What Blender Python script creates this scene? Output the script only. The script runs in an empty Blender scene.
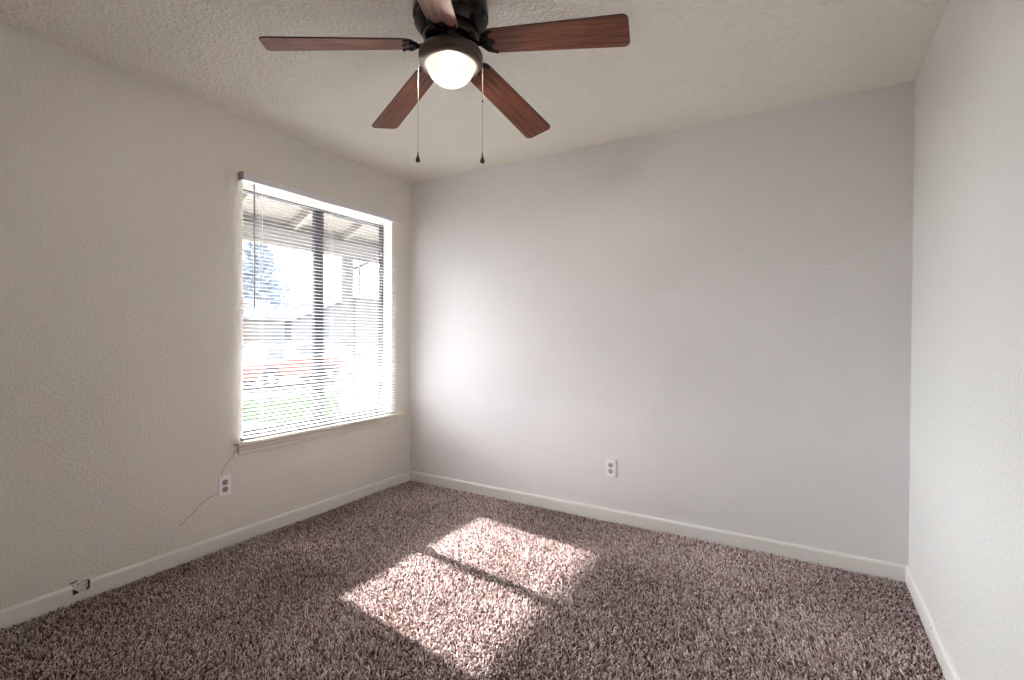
import bpy, math, random
import numpy as np
from mathutils import Vector, Matrix, Euler
S = bpy.context.scene
COL = S.collection
PI = math.pi
rnd = random.Random(7)

# ------------------------------------------------------------------ camera
CAM = np.array([2.78723, -3.06060, 1.19490]); YAW, PITCH, ROLL, F = 0.5351116, -0.0098636, 0.0050223, 492.594
def cam_axes():
    cy, sy = math.cos(YAW), math.sin(YAW)
    f = np.array([-sy*math.cos(PITCH), cy*math.cos(PITCH), math.sin(PITCH)])
    r = np.array([cy, sy, 0.0]); u = np.cross(r, f)
    return math.cos(ROLL)*r+math.sin(ROLL)*u, -math.sin(ROLL)*r+math.cos(ROLL)*u, f
cr_, cu_, cf_ = cam_axes()
cd = bpy.data.cameras.new('camera'); cam = bpy.data.objects.new('camera', cd); COL.objects.link(cam)
cd.sensor_width = 36.0; cd.lens = F/1024*36.0; cd.clip_start = 0.05; cd.clip_end = 300
M4 = Matrix(((cr_[0], cu_[0], -cf_[0], CAM[0]), (cr_[1], cu_[1], -cf_[1], CAM[1]), (cr_[2], cu_[2], -cf_[2], CAM[2]), (0, 0, 0, 1)))
cam.matrix_world = M4
S.camera = cam

# ------------------------------------------------------------------ light and exposure
S.view_settings.view_transform = 'Standard'; S.view_settings.look = 'None'
S.view_settings.exposure = 2.56; S.view_settings.gamma = 1.0; S.view_settings.use_curve_mapping = False
SUN_TRAVEL = Vector((1.0, -0.1425, -0.625)).normalized()
SUN_STRENGTH = 6.6
SKY_EAST, SKY_WEST = 0.9, 8.5
sl = bpy.data.lights.new('sun', 'SUN'); sl.energy = SUN_STRENGTH; sl.angle = math.radians(1.5); sl.color = (1.0, 0.97, 0.93)
sun = bpy.data.objects.new('sun', sl); COL.objects.link(sun)
sun.rotation_euler = (-SUN_TRAVEL).to_track_quat('Z', 'Y').to_euler(); sun.location = (-6, 1, 8)
w = bpy.data.worlds.new('sky'); S.world = w; w.use_nodes = True
nt = w.node_tree; nt.nodes.clear()
out = nt.nodes.new('ShaderNodeOutputWorld'); bg = nt.nodes.new('ShaderNodeBackground')
geo = nt.nodes.new('ShaderNodeTexCoord'); dot = nt.nodes.new('ShaderNodeVectorMath'); dot.operation = 'DOT_PRODUCT'
hz = Vector((-0.85, 0.65, 0.35)).normalized(); dot.inputs[1].default_value = hz
nt.links.new(geo.outputs['Generated'], dot.inputs[0])
mr = nt.nodes.new('ShaderNodeMapRange'); mr.interpolation_type = 'SMOOTHSTEP'
mr.inputs['From Min'].default_value = 0.05; mr.inputs['From Max'].default_value = 1.0
mr.inputs['To Min'].default_value = SKY_EAST; mr.inputs['To Max'].default_value = SKY_WEST
nt.links.new(dot.outputs['Value'], mr.inputs['Value'])
nt.links.new(mr.outputs['Result'], bg.inputs['Strength']); bg.inputs['Color'].default_value = (0.93, 0.96, 1.0, 1)
nt.links.new(bg.outputs['Background'], out.inputs['Surface'])
w.cycles.sampling_method = 'MANUAL'; w.cycles.sample_map_resolution = 512
def portal(name, x, y0, y1, z0, z1):
    l = bpy.data.lights.new(name, 'AREA'); l.shape = 'RECTANGLE'; l.size = y1-y0; l.size_y = z1-z0
    o = bpy.data.objects.new(name, l); COL.objects.link(o); o.location = (x, (y0+y1)/2, (z0+z1)/2)
    o.rotation_euler = Vector((-1, 0, 0)).to_track_quat('Z', 'Y').to_euler(); l.cycles.is_portal = True
portal('window_portal', -0.16, -1.42, -0.20, 0.58, 2.06)
S.cycles.use_denoising = True
S.cycles.max_bounces = 14; S.cycles.diffuse_bounces = 10; S.cycles.transparent_max_bounces = 24
S.cycles.sample_clamp_indirect = 6.0; S.cycles.blur_glossy = 0.6

# ------------------------------------------------------------------ materials
def mat(name, color, rough=0.6, metal=0.0, spec=0.5):
    m = bpy.data.materials.new(name); m.use_nodes = True
    b = m.node_tree.nodes['Principled BSDF']
    b.inputs['Base Color'].default_value = (*color, 1); b.inputs['Roughness'].default_value = rough
    b.inputs['Metallic'].default_value = metal; b.inputs['Specular IOR Level'].default_value = spec
    return m
def N(m, t): return m.node_tree.nodes.new(t)
def L(m, a, b): m.node_tree.links.new(a, b)
def bsdf(m): return m.node_tree.nodes['Principled BSDF']
def add_bump(m, scale, dist, strength=1.0, detail=2.0, ramp=None, coord='Object'):
    tc = N(m, 'ShaderNodeTexCoord'); n = N(m, 'ShaderNodeTexNoise')
    n.inputs['Scale'].default_value = scale; n.inputs['Detail'].default_value = detail
    L(m, tc.outputs[coord], n.inputs['Vector'])
    src = n.outputs['Fac']
    if ramp:
        r = N(m, 'ShaderNodeMapRange'); r.interpolation_type = 'SMOOTHSTEP'
        r.inputs['From Min'].default_value = ramp[0]; r.inputs['From Max'].default_value = ramp[1]
        L(m, src, r.inputs['Value']); src = r.outputs['Result']
    b = N(m, 'ShaderNodeBump'); b.inputs['Distance'].default_value = dist; b.inputs['Strength'].default_value = strength
    L(m, src, b.inputs['Height']); L(m, b.outputs['Normal'], bsdf(m).inputs['Normal'])
    return m
def vary(m, c0, c1, scale, detail=3.0, stretch=(1, 1, 1), lo=0.35, hi=0.65, coord='Object'):
    tc = N(m, 'ShaderNodeTexCoord'); mp = N(m, 'ShaderNodeMapping'); mp.inputs['Scale'].default_value = stretch
    n = N(m, 'ShaderNodeTexNoise'); n.inputs['Scale'].default_value = scale; n.inputs['Detail'].default_value = detail
    r = N(m, 'ShaderNodeValToRGB'); r.color_ramp.elements[0].position = lo; r.color_ramp.elements[1].position = hi
    r.color_ramp.elements[0].color = (*c0, 1); r.color_ramp.elements[1].color = (*c1, 1)
    L(m, tc.outputs[coord], mp.inputs['Vector']); L(m, mp.outputs['Vector'], n.inputs['Vector'])
    L(m, n.outputs['Fac'], r.inputs['Fac']); L(m, r.outputs['Color'], bsdf(m).inputs['Base Color'])
    return m
def painted_wall(name, c0, c1):
    m = mat(name, c0, 0.42, 0, 0.35); vary(m, c0, c1, 1.3, 3)
    return add_bump(m, 75, 0.0022, 0.45, 2.0, (0.38, 0.66))
M = {}
M['wall_cream'] = painted_wall('cream_wall_paint', (0.765, 0.735, 0.675), (0.795, 0.765, 0.71))
M['wall_grey'] = painted_wall('pale_grey_wall_paint', (0.80, 0.79, 0.80), (0.825, 0.815, 0.825))
M['wall_white'] = painted_wall('off_white_wall_paint', (0.68, 0.68, 0.66), (0.705, 0.705, 0.685))
m = mat('textured_ceiling_paint', (0.925, 0.895, 0.805), 0.75, 0, 0.2)
M['ceiling'] = add_bump(m, 62, 0.0065, 0.7, 3.0, (0.42, 0.66))
M['trim'] = add_bump(mat('semi_gloss_trim_paint', (0.83, 0.815, 0.785), 0.30), 30, 0.0008, 0.5)
M['sill'] = add_bump(mat('cream_sill_paint', (0.74, 0.70, 0.62), 0.35), 30, 0.0008, 0.5)
M['raw'] = vary(mat('torn_drywall', (0.5, 0.47, 0.42), 0.9), (0.30, 0.27, 0.23), (0.80, 0.77, 0.70), 55, 4, lo=0.28, hi=0.5)
M['dark_gap'] = mat('dark_gap', (0.05, 0.04, 0.035), 0.9)
M['crack'] = mat('wall_crack_shadow', (0.30, 0.27, 0.23), 0.9)
M['backing'] = mat('carpet_backing', (0.045, 0.026, 0.022), 0.95)
M['bronze_frame'] = mat('dark_bronze_aluminium', (0.035, 0.034, 0.045), 0.45, 0.3)
m = mat('white_blind_vinyl', (0.88, 0.88, 0.89), 0.45); M['blind'] = m
_t = N(m, 'ShaderNodeBsdfTranslucent'); _t.inputs[0].default_value = (0.95, 0.95, 0.95, 1); _x = N(m, 'ShaderNodeMixShader'); _x.inputs[0].default_value = 0.40
L(m, bsdf(m).outputs[0], _x.inputs[1]); L(m, _t.outputs[0], _x.inputs[2]); L(m, _x.outputs[0], m.node_tree.nodes['Material Output'].inputs[0])
M['rail'] = mat('white_painted_steel', (0.74, 0.74, 0.77), 0.35)
M['bracket'] = mat('grey_bracket', (0.38, 0.36, 0.34), 0.5)
M['cord'] = mat('white_cord', (0.8, 0.8, 0.8), 0.8)
m = mat('smoky_clear_plastic', (0.42, 0.41, 0.45), 0.2); M['wand'] = m
M['plate'] = mat('white_plastic', (0.92, 0.91, 0.93), 0.3)
M['socket_old'] = mat('aged_socket_plastic', (0.34, 0.30, 0.25), 0.45)
M['socket'] = mat('ivory_socket_plastic', (0.55, 0.55, 0.50), 0.4)
M['pan'] = mat('dark_lamp_pan', (0.010, 0.009, 0.009), 0.8, 0, 0.1)
M['slot'] = mat('socket_slot', (0.02, 0.02, 0.02), 0.8, 0, 0.1)
M['fan_bronze'] = mat('brushed_bronze_enamel', (0.13, 0.105, 0.095), 0.36, 0.4)
M['fan_black'] = mat('oil_rubbed_bronze', (0.022, 0.018, 0.017), 0.26, 0.5)
M['chain'] = mat('beaded_chain', (0.55, 0.50, 0.45), 0.35, 0.8)
M['pendant'] = mat('dark_wood_pendant', (0.012, 0.007, 0.005), 0.35)
M['sticker'] = mat('pale_sticker', (0.50, 0.50, 0.50), 0.5)
# walnut blades: grain runs along the blade's own length (object X)
m = mat('walnut_blade_laminate', (0.2, 0.07, 0.04), 0.50, 0, 0.28)
tc = N(m, 'ShaderNodeTexCoord'); mp = N(m, 'ShaderNodeMapping'); mp.inputs['Scale'].default_value = (1.6, 26, 26)
n1 = N(m, 'ShaderNodeTexNoise'); n1.inputs['Scale'].default_value = 3.0; n1.inputs['Detail'].default_value = 7; n1.inputs['Distortion'].default_value = 0.9
rp = N(m, 'ShaderNodeValToRGB'); e = rp.color_ramp.elements
e[0].position = 0.30; e[0].color = (0.085, 0.026, 0.015, 1); e[1].position = 0.72; e[1].color = (0.29, 0.112, 0.064, 1)
e2 = e.new(0.5); e2.color = (0.185, 0.063, 0.036, 1)
L(m, tc.outputs['Object'], mp.inputs['Vector']); L(m, mp.outputs['Vector'], n1.inputs['Vector']); L(m, n1.outputs['Fac'], rp.inputs['Fac'])
L(m, rp.outputs['Color'], bsdf(m).inputs['Base Color']); M['walnut'] = m
M['walnut_edge'] = mat('walnut_edge_band', (0.045, 0.012, 0.008), 0.5)
# carpet yarn: each tuft has its own shade of yarn
m = mat('frieze_carpet_yarn', (0.3, 0.22, 0.21), 0.95, 0, 0.1)
at_ = N(m, 'ShaderNodeAttribute'); at_.attribute_name = 'yarn'
rp = N(m, 'ShaderNodeValToRGB'); e = rp.color_ramp.elements
e[0].position = 0.0; e[0].color = (0.125, 0.062, 0.054, 1); e[1].position = 1.0; e[1].color = (0.98, 0.88, 0.865, 1)
e2 = e.new(0.5); e2.color = (0.63, 0.475, 0.45, 1)
L(m, at_.outputs['Fac'], rp.inputs['Fac']); L(m, rp.outputs['Color'], bsdf(m).inputs['Base Color']); M['yarn'] = m
# frosted bowl and bulb
m = bpy.data.materials.new('frosted_glass_bowl'); m.use_nodes = True; nt = m.node_tree; nt.nodes.clear()
o_ = nt.nodes.new('ShaderNodeOutputMaterial'); tr = nt.nodes.new('ShaderNodeBsdfTranslucent'); tp = nt.nodes.new('ShaderNodeBsdfTransparent')
df = nt.nodes.new('ShaderNodeBsdfDiffuse'); mx = nt.nodes.new('ShaderNodeMixShader'); mx2 = nt.nodes.new('ShaderNodeMixShader')
tr.inputs[0].default_value = (0.026, 0.0255, 0.024, 1); df.inputs[0].default_value = (0.06, 0.059, 0.057, 1); tp.inputs[0].default_value = (1, 0.97, 0.92, 1)
mx.inputs[0].default_value = 0.25; nt.links.new(tr.outputs[0], mx.inputs[1]); nt.links.new(df.outputs[0], mx.inputs[2])
mx2.inputs[0].default_value = 0.42; nt.links.new(mx.outputs[0], mx2.inputs[1]); nt.links.new(tp.outputs[0], mx2.inputs[2])
nt.links.new(mx2.outputs[0], o_.inputs[0]); M['bowl'] = m
BULB = 200.0
m = bpy.data.materials.new('lit_bulb'); m.use_nodes = True; nt = m.node_tree; nt.nodes.clear()
o_ = nt.nodes.new('ShaderNodeOutputMaterial'); em = nt.nodes.new('ShaderNodeEmission'); em.inputs[0].default_value = (1, 0.90, 0.78, 1); em.inputs[1].default_value = BULB
nt.links.new(em.outputs[0], o_.inputs[0]); M['bulb'] = m
# window glass: thin pane, faint translucent haze mixed in to imitate glare
m = bpy.data.materials.new('hazed_window_glass'); m.use_nodes = True; nt = m.node_tree; nt.nodes.clear()
o_ = nt.nodes.new('ShaderNodeOutputMaterial'); tp = nt.nodes.new('ShaderNodeBsdfTransparent'); gl = nt.nodes.new('ShaderNodeBsdfGlossy'); gl.inputs['Roughness'].default_value = 0.02
tl = nt.nodes.new('ShaderNodeBsdfTranslucent')
a_ = nt.nodes.new('ShaderNodeMixShader'); b_ = nt.nodes.new('ShaderNodeMixShader')
a_.inputs[0].default_value = 0.004; nt.links.new(tp.outputs[0], a_.inputs[1]); nt.links.new(tl.outputs[0], a_.inputs[2])
b_.inputs[0].default_value = 0.05; nt.links.new(a_.outputs[0], b_.inputs[1]); nt.links.new(gl.outputs[0], b_.inputs[2]); nt.links.new(b_.outputs[0], o_.inputs[0]); M['glass'] = m
# outdoors
M['lawn'] = vary(mat('lawn_grass', (0.1, 0.2, 0.05), 0.95, 0, 0.1), (0.007, 0.019, 0.004), (0.012, 0.027, 0.007), 6, 5)
M['concrete'] = vary(mat('pale_concrete', (0.5, 0.5, 0.5), 0.9), (0.50, 0.50, 0.51), (0.58, 0.58, 0.58), 3)
M['slab'] = mat('bounce_white_slab', (0.88, 0.88, 0.88), 0.8)  # unseen porch floor, whitened to bounce light up to the ceiling
M['asphalt'] = vary(mat('grey_asphalt', (0.3, 0.3, 0.3), 0.95), (0.035, 0.035, 0.039), (0.045, 0.045, 0.05), 4)
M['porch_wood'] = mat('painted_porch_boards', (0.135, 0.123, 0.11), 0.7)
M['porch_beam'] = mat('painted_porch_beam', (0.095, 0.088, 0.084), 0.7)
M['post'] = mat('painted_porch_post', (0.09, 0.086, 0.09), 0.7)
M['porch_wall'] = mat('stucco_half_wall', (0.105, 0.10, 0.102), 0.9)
M['screen_bar'] = mat('dark_screen_bar', (0.06, 0.06, 0.08), 0.6)
M['truck_red'] = mat('faded_red_car_paint', (0.25, 0.09, 0.075), 0.4)
M['truck_white'] = mat('white_car_paint', (0.24, 0.24, 0.255), 0.35)
M['car_white'] = mat('silver_white_car_paint', (0.24, 0.25, 0.27), 0.35)
M['car_glass'] = mat('tinted_car_glass', (0.10, 0.13, 0.18), 0.1)
M['tyre'] = mat('black_rubber', (0.02, 0.022, 0.028), 0.8)
M['hub'] = mat('wheel_steel', (0.45, 0.46, 0.48), 0.4, 0.5)
M['chrome'] = mat('chrome_bumper', (0.6, 0.6, 0.62), 0.25, 0.9)
M['house_a'] = mat('cream_house_siding', (0.19, 0.18, 0.17), 0.8)
M['house_b'] = mat('white_house_siding', (0.21, 0.21, 0.225), 0.8)
M['roof_blue'] = vary(mat('slate_blue_shingle', (0.26, 0.28, 0.36), 0.9), (0.055, 0.06, 0.082), (0.07, 0.074, 0.098), 8)
M['garage'] = mat('beige_garage_door', (0.15, 0.138, 0.13), 0.7)
M['house_win'] = mat('house_window_glass', (0.10, 0.12, 0.15), 0.15)
M['leaf'] = vary(mat('blue_green_needles', (0.08, 0.15, 0.13), 0.9), (0.20, 0.25, 0.30), (0.30, 0.36, 0.41), 2)
M['leaf2'] = vary(mat('hedge_leaves', (0.1, 0.2, 0.1), 0.9), (0.08, 0.15, 0.08), (0.18, 0.28, 0.14), 4)
M['bark'] = mat('brown_bark', (0.12, 0.09, 0.07), 0.95)

for k in ('lawn', 'concrete', 'slab', 'asphalt', 'porch_wood', 'porch_beam', 'post', 'porch_wall', 'house_a', 'house_b', 'roof_blue', 'garage', 'leaf', 'leaf2', 'bark'):
    bsdf(M[k]).inputs['Specular IOR Level'].default_value = 0.0     # matt outdoor surfaces
for k in ('truck_red', 'truck_white', 'car_white'):
    bsdf(M[k]).inputs['Specular IOR Level'].default_value = 0.15
# ------------------------------------------------------------------ mesh building
class MB:
    def __init__(self): self.v = []; self.f = []; self.mi = []; self.cur = 0
    def quadbox(self, p):
        b = len(self.v); self.v += [tuple(q) for q in p]
        for f in ((0, 3, 2, 1), (4, 5, 6, 7), (0, 1, 5, 4), (1, 2, 6, 5), (2, 3, 7, 6), (3, 0, 4, 7)): self.f.append(tuple(b+i for i in f)); self.mi.append(self.cur)
        return self
    def box(self, x0, x1, y0, y1, z0, z1):
        return self.quadbox([(x0, y0, z0), (x1, y0, z0), (x1, y1, z0), (x0, y1, z0), (x0, y0, z1), (x1, y0, z1), (x1, y1, z1), (x0, y1, z1)])
    def prism(self, poly, axis, a, b):
        # poly: 2-D outline; axis the extrusion axis ('x': (y,z), 'y': (x,z), 'z': (x,y))
        def P(q, t): return {'x': (t, q[0], q[1]), 'y': (q[0], t, q[1]), 'z': (q[0], q[1], t)}[axis]
        s = len(self.v); n = len(poly)
        self.v += [P(q, a) for q in poly]+[P(q, b) for q in poly]
        self.f.append(tuple(s+i for i in range(n))); self.f.append(tuple(s+n+i for i in reversed(range(n)))); self.mi += [self.cur]*2
        for i in range(n):
            j = (i+1) % n; self.f.append((s+i, s+n+i, s+n+j, s+j)); self.mi.append(self.cur)
        return self
    def lathe(self, prof, c=(0, 0, 0), n=40, cap=False):
        s = len(self.v); k = len(prof)
        for i in range(n):
            t = 2*PI*i/n
            for r, z in prof: self.v.append((c[0]+r*math.cos(t), c[1]+r*math.sin(t), c[2]+z))
        for i in range(n):
            j = (i+1) % n
            for q in range(k-1): self.f.append((s+i*k+q, s+j*k+q, s+j*k+q+1, s+i*k+q+1)); self.mi.append(self.cur)
        return self
    def tube(self, pts, r, n=8):
        pts = [Vector(p) for p in pts]; rs = r if isinstance(r, (list, tuple)) else [r]*len(pts)
        s = len(self.v); up = None
        for i, p in enumerate(pts):
            d = (pts[min(i+1, len(pts)-1)]-pts[max(i-1, 0)]).normalized()
            if up is None: up = d.orthogonal().normalized()
            up = (up-d*up.dot(d)).normalized(); sd = d.cross(up)
            for q in range(n):
                t = 2*PI*q/n; self.v.append(tuple(p+(up*math.cos(t)+sd*math.sin(t))*rs[i]))
        for i in range(len(pts)-1):
            for q in range(n):
                a = s+i*n+q; b = s+i*n+(q+1) % n; self.f.append((a, b, b+n, a+n)); self.mi.append(self.cur)
        self.f.append(tuple(s+q for q in reversed(range(n)))); e = s+(len(pts)-1)*n; self.f.append(tuple(e+q for q in range(n))); self.mi += [self.cur]*2
        return self
    def grid(self, rows):
        s = len(self.v); k = len(rows[0])
        for r in rows: self.v += [tuple(q) for q in r]
        for i in range(len(rows)-1):
            for j in range(k-1): self.f.append((s+i*k+j, s+i*k+j+1, s+(i+1)*k+j+1, s+(i+1)*k+j)); self.mi.append(self.cur)
        return self
    def mesh(self, name):
        me = bpy.data.meshes.new(name); me.from_pydata(self.v, [], self.f); me.validate()
        import bmesh
        b = bmesh.new(); b.from_mesh(me); bmesh.ops.recalc_face_normals(b, faces=b.faces); b.to_mesh(me); b.free()
        return me
    def build(self, name, material, parent=None, smooth=False, bevel=0.0, loc=None, rot=None):
        me = self.mesh(name)
        mats = material if isinstance(material, (list, tuple)) else [material]
        for x in mats: me.materials.append(x)
        if len(mats) > 1 and len(me.polygons) == len(self.mi): me.polygons.foreach_set('material_index', self.mi)
        o = bpy.data.objects.new(name, me); COL.objects.link(o)
        if smooth: me.shade_smooth(); me.set_sharp_from_angle(angle=math.radians(38))
        if parent: o.parent = parent
        if loc: o.location = loc
        if rot: o.rotation_euler = rot
        if bevel:
            bv = o.modifiers.new('bevel', 'BEVEL'); bv.width = bevel; bv.segments = 2; bv.limit_method = 'ANGLE'; bv.angle_limit = math.radians(40)
        return o
def tag(o, label=None, cat=None, group=None, kind=None):
    if label: o['label'] = label
    if cat: o['category'] = cat
    if group: o['group'] = group
    if kind: o['kind'] = kind
    return o
def empty(name, loc=(0, 0, 0), rz=0.0):
    o = bpy.data.objects.new(name, None); COL.objects.link(o); o.location = loc; o.rotation_euler = (0, 0, rz); o.empty_display_size = 0.1
    return o
def struct(o, label=None, cat=None): return tag(o, label, cat, kind='structure')

# ------------------------------------------------------------------ the room shell
W, H, FR = 3.238, 2.44, -4.7          # width, ceiling height, y of the wall behind the camera
OY0, OY1, OZ0, OZ1 = -1.405, -0.215, 0.575, 2.088     # window opening
T = 0.14
b = MB()
b.box(-T, 0, OY1, 0, 0, H).box(-T, 0, OY0, OY1, 0, OZ0).box(-T, 0, OY0, OY1, OZ1, H).box(-T, 0, FR, OY0, 0, H)
wl = struct(b.build('wall_left', M['wall_cream']))
struct(MB().box(-T, W+T, 0, T, 0, H).build('wall_back', M['wall_grey']))
struct(MB().box(W, W+T, FR, 0, 0, H).build('wall_right', M['wall_white']))
struct(MB().box(-T, W+T, FR-T, FR, 0, H).build('wall_front', M['wall_cream']))
struct(MB().box(-T, W+T, FR-T, T, H, H+0.12).build('ceiling', M['ceiling']))
struct(MB().box(-T, W+T, FR-T, T, -0.12, -0.010).build('floor', M['backing']))
# baseboards: rounded-over top edge; the left one is broken away at the torn hole
BH, BT = 0.074, 0.013
prof = [(0, -0.010), (BT, -0.010), (BT, BH-0.012), (BT-0.004, BH-0.003), (BT-0.009, BH), (0, BH)]
HY0, HY1 = -2.183, -2.122
b = MB(); b.prism(prof, 'y', HY1, -0.0); b.prism(prof, 'y', FR, HY0)
b.prism([(0, -0.010), (BT, -0.010), (BT, 0.030), (0, 0.036)], 'y', HY0, HY1)
bl = struct(b.build('baseboard_left', M['trim']))
b = MB(); b.prism([(-q[0], q[1]) for q in prof], 'x', BT, W-BT); struct(b.build('baseboard_back', M['trim']))
b = MB(); b.prism([(W-q[0], q[1]) for q in prof], 'y', FR, -0.0); br = struct(b.build('baseboard_right', M['trim']))
b = MB()
for (y, z, r) in ((-0.585, BH-0.010, 0.0035), (-0.55, BH-0.005, 0.002)):
    b.lathe([(0.0001, 0.0006), (r, 0.0006), (r, 0)], (0, 0, 0), 10)
    k = len(b.v)-30
    b.v[k:] = [(W-BT-v[2], y+v[0], z+v[1]) for v in b.v[k:]]
b.build('paint_chip', M['dark_gap'], br)
# torn hole in the left baseboard: crumbled drywall, dark edges
rows = []
for i in range(9):
    z = 0.030+0.058*i/8
    rows.append([(0.0015+0.006*rnd.random()*(1 if 0 < i < 8 and 0 < j < 8 else 0), HY0+(HY1-HY0)*j/8+rnd.uniform(-.003, .003), z+rnd.uniform(-.003, .003)) for j in range(9)])
h = MB().grid(rows).build('torn_patch', M['raw'], bl)
h['label'] = 'rough crumbled drywall in the broken gap'
b = MB(); b.prism([(HY1-0.012, 0.036), (HY1+0.001, 0.040), (HY1+0.001, 0.074), (HY1-0.004, 0.078), (HY1-0.004, 0.05)], 'x', 0.001, BT-0.001)
b.prism([(HY0+0.001, 0.031), (HY0+0.022, 0.034), (HY0+0.018, 0.044), (HY0+0.008, 0.05), (HY0+0.001, 0.056)], 'x', 0.001, BT-0.001)
b.prism([(HY0-0.004, 0.080), (HY0+0.02, 0.085), (HY0+0.022, 0.090), (HY0-0.006, 0.085)], 'x', 0.0, 0.004)
b.build('shadow_gap', M['dark_gap'], bl)
# hairline cracks beside the socket, in the left wall's paint
def crack(pts):
    q = [Vector(p) for p in pts]; full = []
    for i in range(len(q)-1):
        for t in (0, .33, .66): full.append(q[i].lerp(q[i+1], t)+Vector((0, rnd.uniform(-.004, .004), rnd.uniform(-.004, .004))))
    full.append(q[-1]); return MB().tube(full, 0.0013, 5)
def on_left(px, py):
    d = cf_+cr_*(px-512)/F+cu_*(340-py)/F; t = -CAM[0]/d[0]; q = CAM+t*d; return (0.0003, q[1], q[2])
c = crack([on_left(*q) for q in ((237, 447), (232, 457), (226, 464), (222, 472), (220, 477))]).build('crack', M['crack'], wl)
c = crack([on_left(*q) for q in ((217, 494), (211, 497), (203, 502), (198, 507), (193, 513), (186, 519), (180, 526))]).build('crack', M['crack'], wl)

# ------------------------------------------------------------------ carpet pile
def carpet():
    rg = np.random.default_rng(3)
    sp = 0.0076
    xs = np.arange(0.006, W-0.004, sp); ys = np.arange(FR+.01, -0.006, sp)
    X, Y = np.meshgrid(xs, ys); X = X.ravel()+rg.uniform(-.45, .45, X.size)*sp; Y = Y.ravel()+rg.uniform(-.45, .45, Y.size)*sp
    ok = (X > 0.017) & (X < W-0.017) & (Y < -0.017); X = X[ok]; Y = Y[ok]; n = X.size
    def field(fx, seed):
        r = np.random.default_rng(seed); s = np.zeros(n)
        for _ in range(7):
            a = r.uniform(0, 2*np.pi); k = fx*r.uniform(.5, 1.6); s += np.sin((X*np.cos(a)+Y*np.sin(a))*k+r.uniform(0, 6.3))
        return s/2.6
    ra = rg.uniform(-np.pi, np.pi, n); rm = rg.uniform(.001, .0100, n)
    lx = np.cos(ra)*rm+0.003*field(6, 1); ly = np.sin(ra)*rm+0.003*field(6, 11)
    ang = np.arctan2(ly, lx); amt = np.hypot(lx, ly)
    hgt = np.clip(0.0125+rg.normal(0, .002, n)+0.0018*field(7, 4), 0.006, 0.0175)
    # neighbouring tufts clump: pull heights down in small pits
    hgt *= np.where(rg.random(n) < .28, .45, 1.0)
    tone = np.clip(rg.beta(1.1, 1.05, n)+0.03*field(9, 8), 0, 1)
    rad = rg.uniform(.0024, .0036, n); tw = rg.uniform(0, 2*np.pi, n)
    V = np.zeros((n, 10, 3), np.float32)
    for ring, (fz, fr, fl) in enumerate(((0.0, .75, 0.0), (0.55, 1.0, .35), (0.92, .8, 1.0))):
        for k in range(3):
            t = tw+2*np.pi*k/3+ring*.55
            V[:, ring*3+k, 0] = X+np.cos(ang)*amt*fl+np.cos(t)*rad*fr
            V[:, ring*3+k, 1] = Y+np.sin(ang)*amt*fl+np.sin(t)*rad*fr
            V[:, ring*3+k, 2] = -0.010+hgt*fz
    V[:, 9, 0] = X+np.cos(ang)*amt*1.35; V[:, 9, 1] = Y+np.sin(ang)*amt*1.35; V[:, 9, 2] = -0.010+hgt
    V[:, :, 0] = np.clip(V[:, :, 0], .001, W-.001); V[:, :, 1] = np.minimum(V[:, :, 1], -.001)
    quads = []; tris = []
    for ring in (0, 1):
        for k in range(3): quads.append((ring*3+k, ring*3+(k+1) % 3, ring*3+3+(k+1) % 3, ring*3+3+k))
    for k in range(3): tris.append((6+k, 6+(k+1) % 3, 9))
    base = (np.arange(n)*10)[:, None, None]
    Q = (base+np.array(quads)[None]).reshape(-1); Tt = (base+np.array(tris)[None]).reshape(-1)
    nq, ntr = n*6, n*3
    me = bpy.data.meshes.new('carpet_pile'); me.vertices.add(n*10); me.vertices.foreach_set('co', V.reshape(-1))
    me.loops.add(nq*4+ntr*3); me.loops.foreach_set('vertex_index', np.concatenate([Q, Tt]).astype(np.int32))
    me.polygons.add(nq+ntr)
    me.polygons.foreach_set('loop_start', np.concatenate([np.arange(nq)*4, nq*4+np.arange(ntr)*3]).astype(np.int32))
    me.polygons.foreach_set('use_smooth', np.ones(nq+ntr, bool))
    me.update(calc_edges=True)
    a = me.attributes.new('yarn', 'FLOAT', 'POINT'); a.data.foreach_set('value', np.repeat(tone, 10).astype(np.float32))
    me.materials.append(M['yarn'])
    o = bpy.data.objects.new('carpet_pile', me); COL.objects.link(o)
    tag(o, 'speckled mauve brown frieze carpet covering the whole floor', 'carpet', kind='stuff')
carpet()

# ------------------------------------------------------------------ the window
win = struct(empty('window_1', (0, -0.81, OZ0)))
def wpart(b, name, m, **k):
    o = b.build(name, m, win, **k); o.matrix_parent_inverse = Matrix.Translation((0, 0.81, -OZ0)); return o
FX0, FX1 = -0.112, -0.088
ft = 0.030
fz0, fz1 = OZ0+0.004, 2.056
b = MB(); b.box(FX0, FX1, OY0+.001, OY0+ft, fz0, fz1).box(FX0, FX1, OY1-ft, OY1-.001, fz0, fz1)
b.box(FX0, FX1, OY0+ft, OY1-ft, fz0, fz0+0.034).box(FX0, FX1, OY0+ft, OY1-ft, fz1-0.018, fz1)
wpart(b, 'window_frame', M['bronze_frame'])
MY0, MY1 = -0.850, -0.778
wpart(MB().box(FX0, FX1, OY0+.001, OY1-.001, fz1+.0005, OZ1-.001), 'head_jamb', M['trim'])
wpart(MB().box(-0.118, FX1-.002, MY0, MY1-0.018, fz0+.034, fz1-.018).box(-0.106, FX1-.004, MY1-.017, MY1, fz0+.034, fz1-.018), 'meeting_rail', M['bronze_frame'])
wpart(MB().box(-0.106, -0.102, OY0+ft, MY0, fz0+.034, fz1-.018), 'glass_pane', M['glass'])
wpart(MB().box(-0.104, -0.100, MY1, OY1-ft, fz0+.034, fz1-.018), 'glass_pane', M['glass'])
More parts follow.
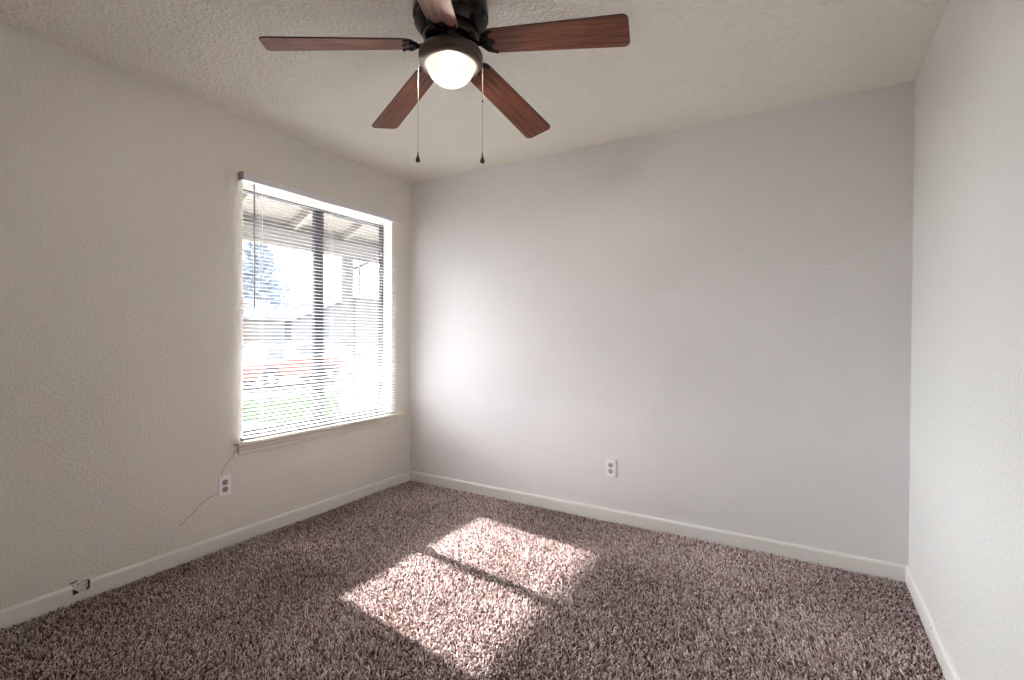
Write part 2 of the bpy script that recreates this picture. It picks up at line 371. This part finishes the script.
sp_ = [(0.0005, 0.555), (0.048, 0.555), (0.052, 0.560), (0.052, 0.569), (0.047, 0.574), (0.0005, 0.574)]
b = MB(); b.prism(sp_, 'y', -1.458, -0.140)
b.box(-0.084, 0.0005, OY0+.001, OY1-.001, 0.5755, 0.578)
wpart(b, 'window_sill', M['sill'])
ap = [(0.0005, 0.500), (0.014, 0.500), (0.018, 0.504), (0.018, 0.520), (0.024, 0.527), (0.026, 0.545), (0.034, 0.5545), (0.0005, 0.5545)]
wpart(MB().prism(ap, 'y', -1.440, -0.158), 'apron_moulding', M['sill'])
# ------------------------------------------------------------------ the mini blind
BX = 0.024; SY0, SY1 = -1.424, -0.198
bl_ = tag(empty('window_blind', (BX, -0.81, 2.09)), 'white horizontal mini blind with open slats hanging over the window', 'blind')
INV = Matrix.Translation((-BX, 0.81, -2.09))
def bpart(b, name, m, **k):
    o = b.build(name, m, bl_, **k); o.matrix_parent_inverse = INV; return o
hr = [(0.003, 2.072), (0.043, 2.072), (0.045, 2.074), (0.045, 2.110), (0.043, 2.113), (0.003, 2.113)]
head = bpart(MB().prism(hr, 'y', SY0-.004, SY1-.002), 'head_rail', M['rail'])
for y, mm in ((SY0-.008, M['bracket']), (SY1+.002, M['rail'])):
    bpart(MB().box(0.001, 0.047, y-.0035, y+.0035, 2.070, 2.116), 'bracket', mm)
TILT = math.radians(15)
NS = 66; ztop, zbot = 2.056, 0.618
CORDS = (-1.31, -1.06, -0.83, -0.58)[0:1]+(-0.81, -0.33)
rows = []
wv, crown = 0.0125, 0.0022
for i in range(7):
    s = -1+2*i/6; dx = s*wv; dz = crown*(1-s*s)
    # outer (window) edge is tilted up
    x = dx*math.cos(TILT)+dz*math.sin(TILT); z = -dx*math.sin(TILT)+dz*math.cos(TILT)
    rows.append((x, z))
top = [[(x, yy, z+.0002) for yy in (SY0-BX*0+0, SY1)] for x, z in rows]
bot = [[(x, yy, z-.0002) for yy in (SY0, SY1)] for x, z in rows]
mb = MB().grid(top); mb.grid(bot)
k = len(rows)*2
mb.f += [(0, 1, k+1, k), (k-2, k-1, 2*k-1, 2*k-2)]; mb.mi += [0, 0]
sl0 = mb.build('slat', M['blind'], bl_, smooth=True, loc=(0, 0.81, 0)); 
sl0.location = (0, 0.81, ztop-2.09)
for i in range(1, NS):
    o = sl0.copy(); COL.objects.link(o); o.location = (0, 0.81+rnd.uniform(-.0015, .0015), ztop+(zbot-ztop)*i/(NS-1)-2.09)
    o.rotation_euler = (rnd.uniform(-.0006, .0006), rnd.uniform(-.03, .03), 0)
rail = [(-.0125, -.009), (.0125, -.009), (.0135, -.006), (.0135, .004), (.009, .008), (-.009, .008), (-.0135, .004), (-.0135, -.006)]
brl = bpart(MB().prism([(BX+q[0], 0.5885+q[1]) for q in rail], 'y', SY0, SY1), 'bottom_rail', M['rail'])
for y in (SY0-.002, SY1+.002):
    o = MB().prism([(BX+q[0]*1.06, 0.5885+q[1]*1.08) for q in rail], 'y', y-.003, y+.003).build('end_cap', M['bracket'] if y < -1 else M['rail'], brl)
    pass
for y in CORDS:
    b = MB()
    for dx in (-.0135, .0135): b.tube([(BX+dx, y, 2.073), (BX+dx, y, 0.594)], 0.0007, 5)
    b.tube([(BX, y+.006, 2.073), (BX, y+.006, 0.594)], 0.0006, 5)
    bpart(b, 'ladder_cord', M['cord'])
wd = bpart(MB().tube([(0.056, -1.372, 2.055), (0.056, -1.372, 1.36), (0.056, -1.372, 1.345)], [0.0040, 0.0044, 0.0036], 6), 'tilt_wand', M['wand'])
wd['label'] = 'smoky grey plastic tilt wand'
o = MB().tube([(0.044, -1.372, 2.080), (0.056, -1.372, 2.082), (0.058, -1.372, 2.072), (0.056, -1.372, 2.05)], 0.003, 6).build('wand_hook', M['rail'], wd)
bpart(MB().tube([(0.045, -1.285, 2.02), (0.046, -1.285, 2.005), (0.0452, -1.285, 1.99)], [.002, .0035, .002], 6), 'cord_stop', M['bracket'])

# ------------------------------------------------------------------ wall sockets
def outlet(loc, rz, sock, label):
    r = tag(empty('wall_socket', loc, rz), label, 'socket')          # plate faces local -Y
    w2, h2, d = 0.0352, 0.0575, 0.006
    b = MB(); pl = [(-w2, -h2), (w2, -h2), (w2, h2), (-w2, h2)]
    s = 0.93
    b.v += [(x, 0, z) for x, z in pl]+[(x, -d*.55, z) for x, z in pl]+[(x*s, -d, z*s*1.02) for x, z in pl]
    for q in (0, 4):
        for i in range(4): b.f.append((q+i, q+(i+1) % 4, q+4+(i+1) % 4, q+4+i)); b.mi.append(0)
    b.f.append((8, 9, 10, 11)); b.mi.append(0)
    b.build('cover_plate', M['plate'], r)
    for zc in (0.0195, -0.0195):
        out_ = []
        for i in range(28):
            t = 2*PI*i/28; x = 0.0160*math.cos(t); z = 0.0170*math.sin(t); out_.append((x, zc+max(-.0148, min(.0148, z))))
        o = MB().prism(out_, 'y', -d-.0022, -d+.001).build('receptacle', sock, r)
        b = MB()
        b.box(-.0082, -.0048, -d-.0027, -d-.002, zc-.001, zc+.0095).box(.0048, .0082, -d-.0027, -d-.002, zc, zc+.0085)
        hole = [(0.0036*math.cos(t), zc-.0068+0.0036*math.sin(t)) for t in [2*PI*i/12 for i in range(12)]]
        b.prism(hole, 'y', -d-.0027, -d-.002); b.build('slots', M['slot'], o)
    sc = [(0.0032*math.cos(t), 0.0032*math.sin(t)) for t in [2*PI*i/14 for i in range(14)]]
    MB().prism(sc, 'y', -d-.0014, -d+.001).build('screw', M['plate'], r)
outlet((0, -1.512, 0.343), PI/2, M['socket_old'], 'white double wall socket with brown inserts on the cracked wall below the window')
outlet((1.7215, 0, 0.3395), 0, M['socket'], 'white double wall socket alone on the pale grey back wall')

# ------------------------------------------------------------------ ceiling fan
FC = (1.643, -1.589); ZH = 2.28
fan = tag(empty('ceiling_fan', (FC[0], FC[1], H)), 'five-blade walnut and dark bronze ceiling fan with a lit bowl lamp', 'ceiling fan')
def fpart(b, name, m, par=None, **k): return b.build(name, m, par or fan, **k)
Z = lambda z: z-H
house = fpart(MB().lathe([(0.0001, 0), (0.128, 0), (0.134, -.006), (0.137, -.030), (0.140, -.052), (0.140, -.066), (0.134, -.072), (0.134, -.088), (0.132, -.096), (0.118, -.112), (0.112, -.118), (0.0001, -.118)], n=56), 'motor_housing', M['fan_black'], smooth=True)
for i in range(16):
    t = 2*PI*(i+.3)/16; b = MB(); b.box(0.1315, 0.1355, -.010, .010, -.0865, -.0735)
    b.build('vent_slot', M['slot'], house, rot=(0, 0, t))
st = MB().box(0.1362, 0.1372, -.020, .020, -.034, -.012)
b = MB(); rows = []
for zz in (-.010, -.050):
    rows.append([(math.cos(t)*(0.1365+0.009*(-zz-.01)/.04+.0012), math.sin(t)*(0.1365+0.009*(-zz-.01)/.04+.0012), zz) for t in np.linspace(math.radians(196), math.radians(222), 8)])
fly = fpart(MB().lathe([(0.0001, -.118), (0.098, -.118), (0.102, -.124), (0.102, -.146), (0.095, -.152), (0.0001, -.152)], n=48), 'flywheel', M['fan_black'], smooth=True)
fpart(MB().lathe([(0.0001, -.152), (0.060, -.152), (0.060, -.163), (0.064, -.170), (0.0001, -.170)], n=40), 'switch_housing', M['fan_bronze'], smooth=True)
ring = fpart(MB().lathe([(0.062, -.164), (0.070, -.168), (0.098, -.183), (0.114, -.194), (0.119, -.204), (0.119, -.214), (0.1155, -.220), (0.1165, -.224), (0.1165, -.236), (0.112, -.241), (0.098, -.244), (0.091, -.241), (0.088, -.234)], n=64), 'light_ring', M['fan_bronze'], smooth=True)
fpart(MB().lathe([(0.0872, -.2335), (0.085, -.226), (0.0001, -.222)], n=48), 'socket_plate', M['pan'], smooth=True)
pr_ = [(0.0868, -.234)]+[(0.0872*math.cos(t)+.0002, -.244-.072*math.sin(t)) for t in np.linspace(0, PI/2, 14)]
fpart(MB().lathe(pr_, n=56), 'glass_bowl', M['bowl'], smooth=True)
bulb = fpart(MB().lathe([(0.0004, -.2235), (0.011, -.225), (0.012, -.236), (0.017, -.246), (0.020, -.257), (0.018, -.269), (0.010, -.277), (0.0004, -.279)], n=24), 'light_bulb', M['bulb'], smooth=True)
bulb['label'] = 'glowing warm bulb'
R1, WB = 0.655, 0.0665
def blade_outline():
    # rounded inner end at r=0.155, corners rounded at the tip
    pts = []
    r0, r1 = 0.136, R1
    def arc(cx, cy, r, a0, a1, n=7): return [(cx+r*math.cos(a0+(a1-a0)*i/n), cy+r*math.sin(a0+(a1-a0)*i/n)) for i in range(n+1)]
    w0, w1 = 0.054, WB; rc = 0.022
    pts += arc(r1-rc, -w1+rc, rc, -PI/2, -0.12); pts += arc(r1-rc, w1-rc, rc, 0.12, PI/2)
    rc2 = 0.040
    pts += arc(r0+rc2, w0-rc2, rc2, PI/2, PI); pts += arc(r0+rc2, -w0+rc2, rc2, PI, 1.5*PI)
    return pts
def make_blade():
    th = 0.0055
    b = MB(); pl = blade_outline(); b.prism(pl, 'z', -th/2, th/2)
    b.mi = [0, 0]+[1]*(len(b.f)-2)
    bo = b.build('fan_blade', [M['walnut'], M['walnut_edge']], fan)
    # iron: arm from the flywheel, fork plate under the blade root
    b = MB()
    b.tube([(0.075, 0, 0.004), (0.098, 0, -.003), (0.118, 0, -.008), (0.140, 0, -.0085)], [0.0105, 0.009, 0.008, 0.007], 8)
    half = [(0.120, .012), (0.128, .030), (0.140, .043), (0.158, .049), (0.176, .051), (0.179, .045), (0.166, .040), (0.156, .030), (0.160, .018), (0.172, .009), (0.180, 0)]
    plate = [(x, -y) for x, y in half]+[(x, y) for x, y in half[-2::-1]]
    n = len(plate); b.prism(plate, 'z', -th/2-.0045, -th/2-.0003)
    for (x, y) in ((0.172, -.047), (0.172, .047), (0.170, 0)):
        b.lathe([(0.0004, -.0035), (0.004, -.003), (0.0055, 0)], (x, y, -th/2-.0045), 10)
    for sg in (-1, 1):
        b.tube([(0.124, sg*.006, -.0095), (0.136, sg*.020, -.0115), (0.146, sg*.034, -.011), (0.153, sg*.030, -.0105), (0.151, sg*.022, -.010)], [.005, .0045, .004, .0035, .003], 6)
    b.build('blade_iron', M['fan_black'], bo, smooth=True)
    return bo
b0 = make_blade()
AZ = (12.3, 86.4, 157.2, 222.0, 298.0); DROOPS = (6.3, 9.9, 8.4, 6.8, 8.0); BP = math.radians(12.5)
for i, a in enumerate(AZ):
    if i == 0: o = b0
    else:
        o = b0.copy(); COL.objects.link(o); o.parent = fan
        for ch in b0.children:
            c = ch.copy(); COL.objects.link(c); c.parent = o
    o.location = (0, 0, ZH-H)
    # about its own length: the counter-clockwise side hangs lower
    o.rotation_euler = (Matrix.Rotation(math.radians(a), 3, 'Z') @ Matrix.Rotation(math.radians(DROOPS[i]), 3, 'Y') @ Matrix.Rotation(-BP, 3, 'X')).to_euler()
px_, py_ = 0.790, 0.614
for sg, zb in ((-1, 1.834), (1, 1.842)):
    x, y = sg*0.119*px_, sg*0.119*py_
    z0 = 2.222; z1 = zb+0.034
    b = MB(); b.tube([(x*.96, y*.96, Z(z0)), (x*1.0, y*1.0, Z(z0-.002)), (x*1.005, y*1.005, Z(z0-.010)), (x*1.005, y*1.005, Z(z1))], 0.0011, 6)
    c = fpart(b, 'pull_chain', M['chain'], smooth=True)
    fpart(MB().lathe([(0.0003, Z(zb+.040)), (0.0018, Z(zb+.039)), (0.0022, Z(zb+.030)), (0.0050, Z(zb+.020)), (0.0083, Z(zb+.012)), (0.0090, Z(zb+.007)), (0.0068, Z(zb+.0015)), (0.0003, Z(zb))], (x*1.005, y*1.005, 0), 20), 'pendant', M['pendant'], c, smooth=True)
    if sg > 0: fpart(MB().lathe([(0.0003, .005), (0.003, .003), (0.003, -.003), (0.0003, -.005)], (x*1.005, y*1.005, Z(2.075)), 12), 'connector', M['pendant'], c, smooth=True)

# ------------------------------------------------------------------ outdoors, seen through the blind
def hit(px, py, axis, val):
    d = cf_+cr_*(px-512)/F+cu_*(340-py)/F; t = (val-CAM[axis])/d[axis]; return CAM+t*d
GZ = -1.05
struct(MB().box(-70, -12, -20, 70, GZ-.2, GZ).build('street', M['asphalt']))
struct(MB().prism([(-0.14, -0.18), (-0.14, -0.6), (-12, -1.3), (-12, -0.80), (-4.2, -0.42), (-3.2, -0.19)], 'y', -1.1, 2.58).build('front_walk', M['concrete']))
struct(MB().prism([(-0.14, -0.24), (-0.14, -0.6), (-12, -1.3), (-12, -0.80), (-4.2, -0.44), (-3.2, -0.28)], 'y', -8, -1.12).build('dark_ground', M['bark']))  # unseen dark ground, added to cut light bounced onto the back wall
b = MB(); b.prism([(-0.14, -0.30), (-0.14, -0.6), (-11.5, -1.3), (-11.5, -0.80), (-4.2, -0.40), (-3.2, -0.34)], 'y', 2.6, 30); struct(b.build('lawn', M['lawn']))
struct(MB().prism([(-0.14, -0.20), (-0.14, -0.10), (-3.4, -0.12), (-3.4, -0.20)], 'y', -1.1, 3.0).build('porch_slab', M['slab']))  # out of view; extent shaped for the light it bounces indoors
pc = struct(empty('porch_roof', (-0.75, 0.2, 2.3)))
PINV = Matrix.Translation((0.75, -0.2, -2.3))
def ppart(b, name, m):
    o = b.build(name, m, pc); o.matrix_parent_inverse = PINV; return o
sl_ = 0.46; zb_ = lambda x: 2.155+sl_*(x+1.36)
YA, YB = -2.6, 3.0
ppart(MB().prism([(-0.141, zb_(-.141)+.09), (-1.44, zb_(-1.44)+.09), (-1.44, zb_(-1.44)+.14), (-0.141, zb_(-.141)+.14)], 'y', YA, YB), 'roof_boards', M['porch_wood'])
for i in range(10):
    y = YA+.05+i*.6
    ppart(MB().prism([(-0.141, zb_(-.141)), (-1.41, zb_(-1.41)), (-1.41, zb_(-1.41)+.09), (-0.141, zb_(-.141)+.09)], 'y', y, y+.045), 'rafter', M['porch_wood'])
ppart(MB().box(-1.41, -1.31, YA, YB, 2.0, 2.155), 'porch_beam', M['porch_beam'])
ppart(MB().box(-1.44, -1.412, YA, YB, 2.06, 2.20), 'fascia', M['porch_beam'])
ppost = tag(empty('porch_post', (-1.36, 0.525, -0.14)), 'grey square porch post with a small box on it, outside the right pane', 'post')
def pp(b, name, m, root):
    o = b.build(name, m, root); o.matrix_parent_inverse = Matrix.Translation(-root.location); return o
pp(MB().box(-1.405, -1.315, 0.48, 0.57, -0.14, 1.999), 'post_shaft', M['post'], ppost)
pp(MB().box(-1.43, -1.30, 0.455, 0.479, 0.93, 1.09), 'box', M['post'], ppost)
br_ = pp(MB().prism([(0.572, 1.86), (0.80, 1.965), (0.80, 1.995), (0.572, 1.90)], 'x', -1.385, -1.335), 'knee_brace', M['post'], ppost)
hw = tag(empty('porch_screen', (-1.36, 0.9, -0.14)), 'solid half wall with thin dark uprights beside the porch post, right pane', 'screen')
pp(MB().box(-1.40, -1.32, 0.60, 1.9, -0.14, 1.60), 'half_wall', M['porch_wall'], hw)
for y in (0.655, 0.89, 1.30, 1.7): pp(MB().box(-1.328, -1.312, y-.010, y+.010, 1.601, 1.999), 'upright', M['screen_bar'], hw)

def wheel(root, x, y, z, r=.36, wd=.22):
    b = MB(); b.lathe([(r*.55, -wd/2), (r*.9, -wd/2), (r, -wd/2+.03), (r, wd/2-.03), (r*.9, wd/2), (r*.55, wd/2), (r*.55, -wd/2)], (0, 0, 0), 28)
    b.v = [(v[2], v[0], v[1]) for v in b.v]
    o = b.build('wheel', M['tyre'], root, smooth=True, loc=(x, y, z))
    h = MB().lathe([(0.001, .05), (r*.2, .06), (r*.5, .03), (r*.56, .0), (r*.56, -.03), (0.001, -.03)], (0, 0, 0), 20); h.v = [(v[2], v[0], v[1]) for v in h.v]
    h.build('hub_cap', M['hub'], o, smooth=True, loc=(wd/2-.05 if x > 0 else -wd/2+.05, 0, 0), rot=(0, 0, 0 if x > 0 else PI))
# the pickup: local Y runs along it, front toward -Y, origin on the road under its middle
tk = tag(empty('pickup_truck', (-17.0, 10.9, GZ)), 'faded red and white pickup truck parked at the kerb outside', 'pickup truck')
def side(poly, x0, x1): return MB().prism(poly, 'x', x0, x1)
low = [(-2.75, .45), (-2.1, .42), (-2.05, .60), (-1.85, .82), (-1.55, .88), (-1.25, .82), (-1.05, .60), (-1.0, .40), (0.85, .40), (0.9, .60), (1.1, .82), (1.4, .88), (1.7, .82), (1.9, .60), (1.95, .42), (2.6, .45), (2.6, 1.18), (-0.85, 1.16), (-0.95, 1.02), (-2.7, .98)]
side(low, -.90, .90).build('body', M['truck_red'], tk, bevel=.03)
side([(-2.4, .985), (-1.45, 1.03), (-0.98, 1.04), (-0.98, 1.165), (-2.3, 1.09)], -.84, .84).build('hood', M['truck_white'], tk, bevel=.03)
cab = side([(-2.05, 1.10), (-1.35, 1.20), (-0.86, 1.20), (-0.86, 1.74), (-1.0, 1.80), (-1.75, 1.80), (-1.9, 1.74)], -.80, .80)
cab = side([(-1.95, 1.02), (-0.86, 1.17), (-0.86, 1.72), (-0.95, 1.80), (-1.55, 1.80), (-1.66, 1.74)], -.80, .80).build('cab', M['truck_white'], tk, bevel=.03)
for x0, x1 in ((.795, .812), (-.812, -.795)):
    side([(-1.84, 1.20), (-1.50, 1.20), (-1.50, 1.68), (-1.62, 1.68)], x0, x1).build('window_pane', M['car_glass'], cab)
    side([(-1.45, 1.20), (-0.93, 1.20), (-0.93, 1.68), (-1.45, 1.68)], x0, x1).build('window_pane', M['car_glass'], cab)
MB().box(-.93, .93, -2.90, -2.74, .42, .62).build('bumper', M['chrome'], tk, bevel=.02)
MB().box(-.93, .93, 2.61, 2.75, .42, .60).build('bumper', M['chrome'], tk, bevel=.02)
for y in (-1.55, 1.4):
    for x in (.80, -.80): wheel(tk, x, y, .37)
# white car behind the pickup
cv = tag(empty('white_car', (-23.0, 15.6, GZ)), 'white hatchback parked beyond the pickup truck, by the driveway', 'car')
side([(-2.1, .35), (-1.75, .33), (-1.6, .62), (-1.3, .72), (-1.0, .62), (-.85, .33), (.85, .33), (1.0, .62), (1.3, .72), (1.6, .62), (1.75, .33), (2.1, .38), (2.12, 1.05), (1.0, 1.12), (-1.1, 1.10), (-2.0, .92)], -.85, .85).build('body', M['car_white'], cv, bevel=.04)
cb = side([(-1.25, 1.09), (1.75, 1.08), (1.45, 1.55), (1.0, 1.72), (-0.1, 1.74), (-.45, 1.66)], -.76, .76).build('cab', M['car_white'], cv, bevel=.04)
for x0, x1 in ((.755, .772), (-.772, -.755)):
    side([(-1.02, 1.14), (.15, 1.14), (.15, 1.62), (-.40, 1.60)], x0, x1).build('window_pane', M['car_glass'], cb)
    side([(.22, 1.14), (1.45, 1.14), (1.25, 1.52), (.22, 1.62)], x0, x1).build('window_pane', M['car_glass'], cb)
for y in (-1.3, 1.3):
    for x in (.75, -.75): wheel(cv, x, y, .31, .31, .2)
# house with the long slate roof
ha = tag(empty('house', (-35, 17.0, GZ)), 'cream house with slate blue roof and garage, left of the gabled house', 'house')
def hp(b, name, m, par): return b.build(name, m, par)
hw_ = hp(MB().box(-3.2, 3.0, -6.0, 3.9, 0, 3.25), 'wall', M['house_a'], ha)
hp(MB().prism([(-3.6, 3.255), (3.4, 3.255), (3.4, 3.40), (0, 4.95), (-3.6, 3.40)], 'y', -6.4, 4.2), 'roof', M['roof_blue'], ha)
g = hp(MB().box(3.005, 3.06, -2.2, 2.4, 0.02, 2.35), 'garage_door', M['garage'], hw_)
hp(MB().box(3.005, 3.05, 2.9, 3.6, 0.9, 2.7), 'window_pane', M['house_win'], hw_)
hp(MB().box(3.005, 3.05, -4.6, -3.2, 1.0, 2.4), 'window_pane', M['house_win'], hw_)
# gabled white house
hb = tag(empty('house', (-36, 26.2, GZ)), 'white gabled house behind the meeting rail, right of the cream house', 'house')
wbp = [(-4.0, 0), (6.0, 0), (6.0, 3.3), (0.6, 5.0), (-4.0, 3.3)]
hw2 = hp(MB().prism([(q[0]*1.0, q[1]) for q in wbp], 'x', -3, 3.0), 'wall', M['house_b'], hb)
hp(MB().prism([(-4.4, 3.30), (0.6, 5.15), (6.4, 3.30), (6.4, 3.16), (0.6, 5.01), (-4.4, 3.15)], 'x', -3.4, 3.45), 'roof', M['roof_blue'], hb)
hp(MB().box(3.005, 3.05, -1.2, -.3, 2.1, 3.1), 'window_pane', M['house_win'], hw2)
hp(MB().box(3.005, 3.05, 1.6, 3.2, 0.9, 2.3), 'window_pane', M['house_win'], hw2)
hc = tag(empty('house', (-36, 41.5, GZ)), 'pale low house with slate roof seen through the right pane', 'house')
hp(MB().box(-3, 3, -5, 9, 0, 3.2), 'wall', M['house_b'], hc)
hp(MB().prism([(-3.5, 3.205), (3.5, 3.205), (3.5, 3.35), (0, 5.3), (-3.5, 3.35)], 'y', -5.4, 9.4), 'roof', M['roof_blue'], hc)
# trees and hedge
def foliage(spots, n, size, seed):
    r = random.Random(seed); b = MB()
    for (cx, cy, cz, rx, rz) in spots:
        for _ in range(n):
            while True:
                u = Vector((r.uniform(-1, 1), r.uniform(-1, 1), r.uniform(-1, 1)))
                if u.length <= 1: break
            c = Vector((cx+u.x*rx, cy+u.y*rx, cz+u.z*rz)); s = size*r.uniform(.6, 1.3)
            a = Vector((r.gauss(0, 1), r.gauss(0, 1), r.gauss(0, .5))).normalized(); d = a.orthogonal().normalized()
            k = len(b.v); b.v += [tuple(c-a*s), tuple(c+d*s*.45), tuple(c+a*s), tuple(c-d*s*.45)]; b.f.append((k, k+1, k+2, k+3)); b.mi.append(0)
    return b
def tree(loc, spots, trunk_h, label, leaf, n=260, size=.35, seed=1):
    t = tag(empty('tree', loc), label, 'tree')
    b = MB(); b.tube([(0, 0, 0), (0.05, 0, trunk_h*.5), (0, .05, trunk_h)], [.28, .2, .08], 8)
    for (cx, cy, cz, rx, rz) in spots: b.tube([(0, 0, max(.5, cz-1.5)), (cx*.8, cy*.8, cz)], [.08, .03], 5)
    b.build('trunk', M['bark'], t)
    foliage(spots, n, size, seed).build('foliage', leaf, t)
sp2 = []
for i in range(9):
    z = 4.4+i*.92; rr = 3.9*(1-i/10.5)
    for a in range(3): sp2.append((math.cos(a*2.1+i)*rr*.5, math.sin(a*2.1+i)*rr*.55, z, rr*.62, .55))
tree((-47, 28.2, GZ), sp2, 11.0, 'tall blue-green conifer rising behind the cream house roof', M['leaf'], 90, .42, 4)
tree((-44, 38.5, GZ), [(0, 0, 4.6, 2.2, 1.5), (1, 1.2, 5.2, 1.6, 1.1), (-.5, -1.4, 4.9, 1.6, 1.0)], 5, 'round bushy tree behind the low house, right pane', M['leaf'], 260, .35, 5)
